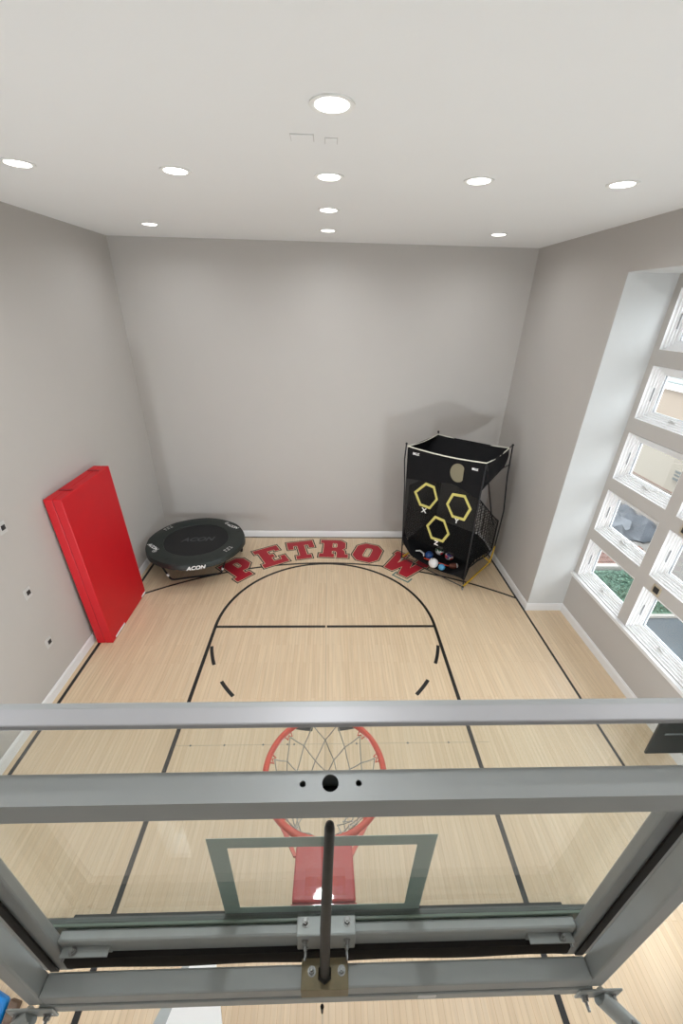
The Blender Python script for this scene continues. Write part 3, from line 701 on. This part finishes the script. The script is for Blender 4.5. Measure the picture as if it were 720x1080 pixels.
# ================================================================== BALL TOSS TARGET NET
NA, NB, NC, ND = Vector((2.548, 5.508, 0)), Vector((1.56, 6.50, 0)), Vector((3.36, 6.33, 0)), Vector((2.40, 7.27, 0))
HT = 2.47
TA, TB, TCn, TD = Vector((2.586, 5.639, HT)), Vector((1.45, 6.487, HT)), Vector((3.293, 6.451, HT)), Vector((2.196, 7.277, HT))
tn_o = empty('target_toss_net', ((NA+ND)/2), 'tall black ball toss net with yellow hexagon targets in the back right corner', 'sports net')
def F(s, t, d=0.):      # point on the front panel (s from right to left, t upwards); d in front of it
    bot = NA.lerp(NB, s); top = TA.lerp(TB, s); p = bot.lerp(top, t); sag = math.sin(PI*s)*.05*math.sin(PI*t)
    return p+Vector((.70, .70, 0))*sag*1+Vector((-.70, -.70, 0))*d
def panel(s0, s1, tlo, thi, name, m, ns=16, nt2=14, d=0.0, parent=tn_o, holes=()):
    mb = MB()
    for i in range(ns+1):
        for j in range(nt2+1):
            s = s0+(s1-s0)*i/ns; t = tlo(s)+(thi(s)-tlo(s))*j/nt2; mb.v.append(F(s, t, d))
    for i in range(ns):
        for j in range(nt2): a = i*(nt2+1)+j; mb.f.append((a, a+1, a+nt2+2, a+nt2+1))
    return mb.build(name, m, parent, solid=.004)
def band(s): # lower edge of the solid upper band
    pts = [(0, .735), (.19, .768), (.35, .798), (.70, .765), (1, .745)]
    for (a, b), (c, d) in zip(pts, pts[1:]):
        if s <= c: return b+(d-b)*(s-a)/(c-a)
    return pts[-1][1]
panel(0, 1, band, lambda s: .992-.012*math.sin(PI*s), 'upper_panel', M['blk'])
panel(0, 1, lambda s: .24+.0*s, band, 'netting_panel', M['netf'], 24, 24)
# beige cut-out patch on the band
mbp = MB()
cp = [(min(.315+.098*math.cos(a)*-1, 9), .887+.068*math.sin(a)) for a in [2*PI*k/28 for k in range(28)]]
cp = [(max(s_, .245), t_) for s_, t_ in cp]
mbp.v.append(F(.32, .887, .008))
for s_, t_ in cp: mbp.v.append(F(s_, t_, .008))
for k in range(28): mbp.f.append((0, 1+k, 1+(k+1) % 28))
mbp.build('round_patch', M['flap'], tn_o, solid=.003)
def hexa_ring(pts, name='hexagon_target', wd=.16):
    mb = MB(); c = (sum(p[0] for p in pts)/6, sum(p[1] for p in pts)/6)
    inn = [(c[0]+(s-c[0])*(1-wd), c[1]+(t-c[1])*(1-wd)) for s, t in pts]; out = [(c[0]+(s-c[0])*(1+wd*.35), c[1]+(t-c[1])*(1+wd*.35)) for s, t in pts]
    for q in (out, inn):
        for s, t in q: mb.v.append(F(s, t, .010))
    for k in range(6): mb.f.append((k, (k+1) % 6, 6+(k+1) % 6, 6+k))
    return mb.build(name, M['yel'], tn_o, solid=.006)
hexa_ring([(.716, .748), (.600, .738), (.541, .644), (.632, .553), (.775, .559), (.861, .655)])
hexa_ring([(.345, .725), (.183, .738), (.080, .655), (.142, .555), (.310, .548), (.407, .633)])
hexa_ring([(.545, .504), (.410, .497), (.316, .402), (.386, .320), (.560, .312), (.647, .404)])
def fx_text(s, t, txt, size, m=M['white'], b=.004):
    o = F(s, t, .012); x = (F(s-.05, t)-F(s+.05, t)); y = Vector((0, 0, 1))
    return text_part('letter' if len(txt) == 1 else 'brand_print', txt, size, frame4(o, x, y), m, tn_o, .001, 0, b)
fx_text(.711, .522, 'X', .13); fx_text(.243, .527, 'Y', .13); fx_text(.48, .288, 'Z', .13)
fx_text(.876, .955, 'SKLZ', .055, b=.003); fx_text(.115, .942, 'SKLZ', .045, b=.003)
# hopper: deep black fabric bin from the top rim
def bag(name, ring_top, ring_bot, m, nseg=8, solid=.006, sag=0.):
    mb = MB(); K = len(ring_top)
    for j in range(nseg+1):
        t = j/nseg
        for k in range(K):
            p = Vector(ring_top[k]).lerp(Vector(ring_bot[k]), t); mb.v.append(p)
    for j in range(nseg):
        for k in range(K): mb.f.append((j*K+k, j*K+(k+1) % K, (j+1)*K+(k+1) % K, (j+1)*K+k))
    mb.f.append(tuple(nseg*K+k for k in range(K)))
    return mb.build(name, m, tn_o, solid=solid)
def loop4(A, B, C, D, n=8): # A->B->D->C closed loop points
    out = []
    for P, Q in ((A, B), (B, D), (D, C), (C, A)):
        for i in range(n): out.append(P.lerp(Q, i/n))
    return out
mid = (TA+TB+TCn+TD)/4
zt = Vector((0, 0, -.012))
topl = loop4(TA+zt+Vector((.02, .02, 0)), TB+zt+Vector((.02, .02, 0)), TCn+zt, TD+zt)
bA, bB, bC, bD = [P.copy() for P in (TA, TB, TCn, TD)]
bA = TA+Vector((.03, .06, -.52)); bB = TB+Vector((.12, .08, -.50)); bC = TCn.lerp(TA, .5)+Vector((0, 0, -.40)); bD = TD.lerp(TB, .5)+Vector((.04, 0, -.40))
botl = loop4(bA, bB, bC, bD)
mb = MB(); K = len(topl); NS = 8
for j in range(NS+1):
    t = j/NS
    for k in range(K):
        p = topl[k].lerp(botl[k], t); side = (mid-p); side.z = 0
        p = p-side*(.10*math.sin(PI*t)) if k > 8 else p
        mb.v.append(p+Vector((random.uniform(-.008, .008), random.uniform(-.008, .008), 0))*(1 if 0 < j else 0))
for j in range(NS):
    for k in range(K): mb.f.append((j*K+k, j*K+(k+1) % K, (j+1)*K+(k+1) % K, (j+1)*K+k))
mb.f.append(tuple(NS*K+k for k in range(K)))
mb.build('hopper', M['blk'], tn_o, solid=.005, smooth=True)
# white piping round the top rim
pp = loop4(TA, TB, TCn, TD, 6); pp = [p+Vector((0, 0, -.035*math.sin(PI*((i % 6)/6)))) for i, p in enumerate(pp)]
MB().tube(pp, .011, 8, closed=True).build('rim_piping', M['wweb'], tn_o, smooth=True)
# poles
def pole(path, name='pole', r=.013, m=M['blk2']): return MB().tube(path, r, 10).build(name, m, tn_o, smooth=True)
pole([NB+Vector((.0, 0, .06)), NB+Vector((-.04, -.02, .8)), NB+Vector((-.10, -.04, 1.7)), TB+Vector((-.04, -.02, -.25)), TB+Vector((-.03, -.01, .05))])
pole([NC+Vector((.06, .06, .40)), NC+Vector((.09, .10, 1.2)), TCn+Vector((.14, .12, -.6)), TCn+Vector((.09, .08, .03)), TCn])
pole([ND+Vector((.0, 0, .05)), ND+Vector((-.04, .03, 1.2)), TD+Vector((0, .01, .05))])
pole([TA+Vector((.01, .01, -.02)), NA.lerp(NC, .55)+Vector((.06, .06, 1.25)), NC+Vector((-.10, -.02, .95))], 'brace')
pole([F(0, .05), F(0, .25), F(0, .6), F(0, .985)], 'front_pole', .012)
pole([TCn+Vector((.10, .09, -.36)), TCn.lerp(TA, .25)+Vector((0, 0, -.34))], 'strap', .009)
for P in (TB+Vector((-.03, -.01, .05)), TCn+Vector((.09, .08, .03)), TD+Vector((0, .01, .05))):
    MB().sphere(P, .022, 12, 8).build('pole_cap', M['blk2'], tn_o)
def side_edge(v_):
    pts = [(0, .22), (.04, .45), (.3, .52), (.6, .47), (1, .40)]
    for (a, b), (c, d) in zip(pts, pts[1:]):
        if v_ <= c: return b+(d-b)*(v_-a)/(c-a)
    return pts[-1][1]
# side netting curved between the front edge and the rear pole
sn = MB(); ni, nj = 14, 16
for i in range(ni+1):
    u_ = i/ni
    for j in range(nj+1):
        v_ = j/nj
        top = 1.83+(1.06-1.83)*u_-.06*math.sin(PI*u_)
        bot = side_edge(u_)
        z = bot+(top-bot)*v_
        base = NA.lerp(NC, u_*.95); tilt = (TA-NA)*(z/HT)*(1-u_)
        sn.v.append(Vector((base.x+tilt.x, base.y+tilt.y, z))+Vector((.05, -.05, 0))*math.sin(PI*u_))
for i in range(ni):
    for j in range(nj): a = i*(nj+1)+j; sn.f.append((a, a+1, a+nj+2, a+nj+1))
snv = list(sn.v); side = sn.build('side_netting', M['nets'], tn_o, solid=.003)
MB().tube([snv[i*(nj+1)+nj] for i in range(ni+1)], .012, 6).tube([snv[i*(nj+1)] for i in range(ni+1)], .012, 6).tube([snv[ni*(nj+1)+j] for j in range(nj+1)], .012, 6).build('netting_border', M['blk'], side, smooth=True)
# left and back netting
ln = MB(); n1, n2 = 8, 10
for i in range(n1+1):
    for j in range(n2+1):
        z = .35+1.35*j/n2; ln.v.append(NB.lerp(ND, i/n1)+Vector((0, 0, z))+(TB-NB)*Vector((1, 1, 0)).length*0)
for i in range(n1):
    for j in range(n2): a = i*(n2+1)+j; ln.f.append((a, a+1, a+n2+2, a+n2+1))
ln.build('rear_netting', M['nets'], tn_o, solid=.003)
# base: yellow tubes and wheels
def yt(path): MB().tube(path, .017, 10).build('base_tube', M['yelm'], tn_o, smooth=True)
yt([NA+Vector((0, 0, .07)), NC+Vector((0, 0, .07))]); yt([NC+Vector((0, 0, .05)), NC+Vector((.06, .06, .42))]); yt([NC+Vector((0, 0, .07)), NC+Vector((-.26, .1, .28))])
yt([NB+Vector((0, 0, .07)), ND+Vector((0, 0, .07))])
MB().tube([NA+Vector((0, 0, .07)), NB+Vector((0, 0, .07))], .010, 8).build('front_tube', M['blk2'], tn_o, smooth=True)
for P in (NA, NB, NC, ND):
    wv = MB().lathe(P+Vector((-.012, 0, .030)), [(.012, 0), (.029, .003), (.029, .021), (.012, .024)], 20, (1, 0, 0)).build('wheel', M['chrome'], tn_o, smooth=True)
    MB().box(P.x-.018, P.x+.018, P.y-.012, P.y+.012, .045, .085).build('wheel_fork', M['blk2'], wv)
# ball catcher: black sagging cloth
def catch(u_, v_):
    """u along front (right->left), v from front to back"""
    fr = NA.lerp(NB, u_)+Vector((0, 0, .17+.10*(2*u_-1)**2+ .30*max(0, u_-.85)/.15*.5)); bk = NC.lerp(ND, u_)
    p = Vector((fr.x, fr.y, 0)).lerp(Vector((bk.x, bk.y, 0)), v_*.88)
    z = fr.z+(.66-fr.z)*v_**1.15 - .16*math.sin(PI*min(1, v_*1.5))*(math.sin(PI*u_)**.6)
    w_ = max(0, 1-u_/.30)**2; z = z*(1-w_)+side_edge(v_)*w_
    return Vector((p.x, p.y, max(z, .07)))
ct = MB(); cu_, cv_ = 20, 20
for i in range(cu_+1):
    for j in range(cv_+1): ct.v.append(catch(i/cu_, j/cv_))
for i in range(cu_):
    for j in range(cv_): a = i*(cv_+1)+j; ct.f.append((a, a+1, a+cv_+2, a+cv_+1))
ct.build('ball_catcher', M['blk'], tn_o, solid=.006, smooth=True)
# skirt joining catcher to the front posts
sk = MB()
for k in range(13):
    u_ = .80+.20*k/12; sk.v.append(F(u_, .26*max(0,(u_-.80)/.20)**1.2+.075)); sk.v.append(catch(u_, 0))
for k in range(12): sk.f.append((2*k, 2*k+1, 2*k+3, 2*k+2))
sk.build('corner_gather', M['blk'], tn_o, solid=.005)

# balls resting in the catcher
def on_catch(px_, py_, r):
    best = min(((catch(i/60, j/60)-Vector((px_, py_, 0))).xy.length, i, j) for i in range(61) for j in range(61))
    return catch(best[1]/60, best[2]/60).z+r*1.04
BG = 'small balls in the toss net'
def ball(x, y, r, name, m, lab, sc=(1, 1, 1)):
    z = on_catch(x, y, r*sc[2]); o = MB().sphere((0, 0, 0), r, 28, 18, sc).build(name, m, None, smooth=True); o.location = (x, y, z); tag(o, lab, 'ball', BG); return o
ball(2.085, 6.34, .082, 'ball', M['b_blue'], 'shiny deep blue ball in the toss net')
ball(2.095, 6.03, .095, 'ball', M['b_white'], 'plain white ball nearest the front of the toss net')
def patches(o, r, mats_, seed, n=9):
    rn = random.Random(seed)
    for i in range(n):
        ax = Vector((rn.uniform(-1, 1), rn.uniform(-1, .6), rn.uniform(-.3, 1))).normalized(); rr = r*rn.uniform(.28, .42); mb = MB()
        prof = [(r*1.006*math.sin(a), r*1.006*math.cos(a)) for a in [rr/r*k/4 for k in range(4, -1, -1)]]
        mb.lathe((0, 0, 0), [(max(p[0], .0005), p[1]) for p in prof], 12, ax, cap=False)
        q = MB(); q.v = [v+wloc(o) for v in mb.v]; q.f = mb.f; q.build('panel_patch', mats_[i % len(mats_)], o, solid=.0015)
o = ball(2.30, 6.38, .088, 'ball', M['b_white'], 'white ball with green and red panels behind the white one in the toss net'); patches(o, .088, [M['b_green'], M['b_red'], M['b_green']], 3)
o = ball(2.45, 6.20, .088, 'ball', M['b_white'], 'red, white and navy patterned ball in the toss net'); patches(o, .088, [M['b_red'], M['b_navy']], 5, 16)
ball(2.24, 5.935, .065, 'ball', M['b_light'], 'light blue ball half tucked beside the white ball in the toss net')
fo = ball(2.48, 5.95, .062, 'football', M['b_brown'], 'small brown football with a white stripe in the toss net', (1.65, .95, .95))
MB().lathe(Vector(fo.location)+Vector((.045, 0, 0)), [(.0535, 0), (.0525, .014)], 20, (1, 0, 0), cap=False).build('stripe', M['white'], fo, solid=.003)
bz = on_catch(2.2, 6.2, .014)
bt = MB().tube([(1.98, 6.32, bz+.03), (2.16, 6.20, bz+.03), (2.50, 6.02, bz+.01)], [.013, .016, .013], 10).build('plastic_bat', M['orange'], smooth=True); tag(bt, 'thin orange plastic stick lying between the balls in the toss net', 'stick')
wz = on_catch(1.92, 6.42, .02)
wt = MB().tube([(1.83, 6.47, wz+.05), (1.92, 6.46, wz+.06), (1.98, 6.38, wz+.04), (1.97, 6.32, wz+.02)], [.012, .018, .018, .012], 10).build('throwing_toy', M['b_white'], smooth=True); tag(wt, 'small curved white toy at the left end of the toss net', 'toy')

# ================================================================== WALL PLATES
wp = empty('wall_plate', (0, 0, 0))
MB().box(0, .006, -.055, .055, -.07, .07).build('plate', M['plate'], wp, bevel=.003)
MB().box(.0055, .010, -.018, .040, -.028, .028).build('socket', M['plate_d'], wp, bevel=.002)
for i, (z, y, lab) in enumerate([(2.42, 3.52, 'highest of the three small wall plates on the left wall, at the photo edge'), (1.54, 3.49, 'middle of the three small wall plates on the left wall'), (.74, 3.49, 'lowest of the three small wall plates, nearest the left baseboard')]):
    o = wp if i == 0 else copy_tree(wp); o.location = (XL, y, z); tag(o, lab, 'wall plate', 'wall plates on the left wall')
w2 = empty('wall_plate', (XW, 3.47, 1.60), 'dark socket plate between the lower windows of the window wall', 'wall plate')
MB().box(XW-.006, XW, 3.405, 3.535, 1.535, 1.665).build('plate', M['beige'], w2, bevel=.003)
MB().box(XW-.012, XW-.0055, 3.43, 3.51, 1.56, 1.64).build('socket', M['plate_d'], w2, bevel=.002)
w3 = empty('wall_plate', (XW, 3.47, 2.46), 'dark socket plate higher up between windows at the right photo edge', 'wall plate')
MB().box(XW-.006, XW, 3.405, 3.535, 2.395, 2.525).build('plate', M['beige'], w3, bevel=.003)
MB().box(XW-.012, XW-.0055, 3.43, 3.51, 2.42, 2.50).build('socket', M['plate_d'], w3, bevel=.002)

# ================================================================== THINGS BELOW THE BOARD
ws = empty('white_ramp', (-.93, .35, 0), 'white tapered ramp on the floor seen below the backboard frame', 'ramp')
MB().hexa([(-1.03, .86, .001), (-.88, .86, .001), (-.60, .15, .001), (-1.21, .15, .001), (-1.03, .86, .02), (-.88, .86, .02), (-.60, .15, .10), (-1.21, .15, .10)]).build('ramp_top', M['white'], ws, bevel=.004)
MB().hexa([(-1.10, .80, .001), (-1.035, .80, .001), (-1.215, .15, .001), (-1.36, .15, .001), (-1.10, .80, .014), (-1.035, .80, .014), (-1.215, .15, .05), (-1.36, .15, .05)]).build('side_flap', M['steel2'], ws, bevel=.003)
bx = empty('storage_bag', (-2.6, .5, 0), 'bright blue bag with brown edge at the bottom left corner of the photo', 'bag')
MB().hexa([(-3.0, .1, .003), (-2.27, .1, .003), (-2.33, .64, .003), (-2.95, .86, .003), (-2.95, .15, .07), (-2.29, .15, .07), (-2.35, .62, .06), (-2.9, .82, .06)]).build('bag_body', M['blue'], bx, bevel=.02)
MB().hexa([(-2.262, .1, .003), (-2.20, .1, .003), (-2.24, .62, .003), (-2.322, .64, .003), (-2.262, .15, .05), (-2.21, .15, .05), (-2.25, .60, .045), (-2.322, .62, .045)]).build('bag_edge', M['brown'], bx, bevel=.008)
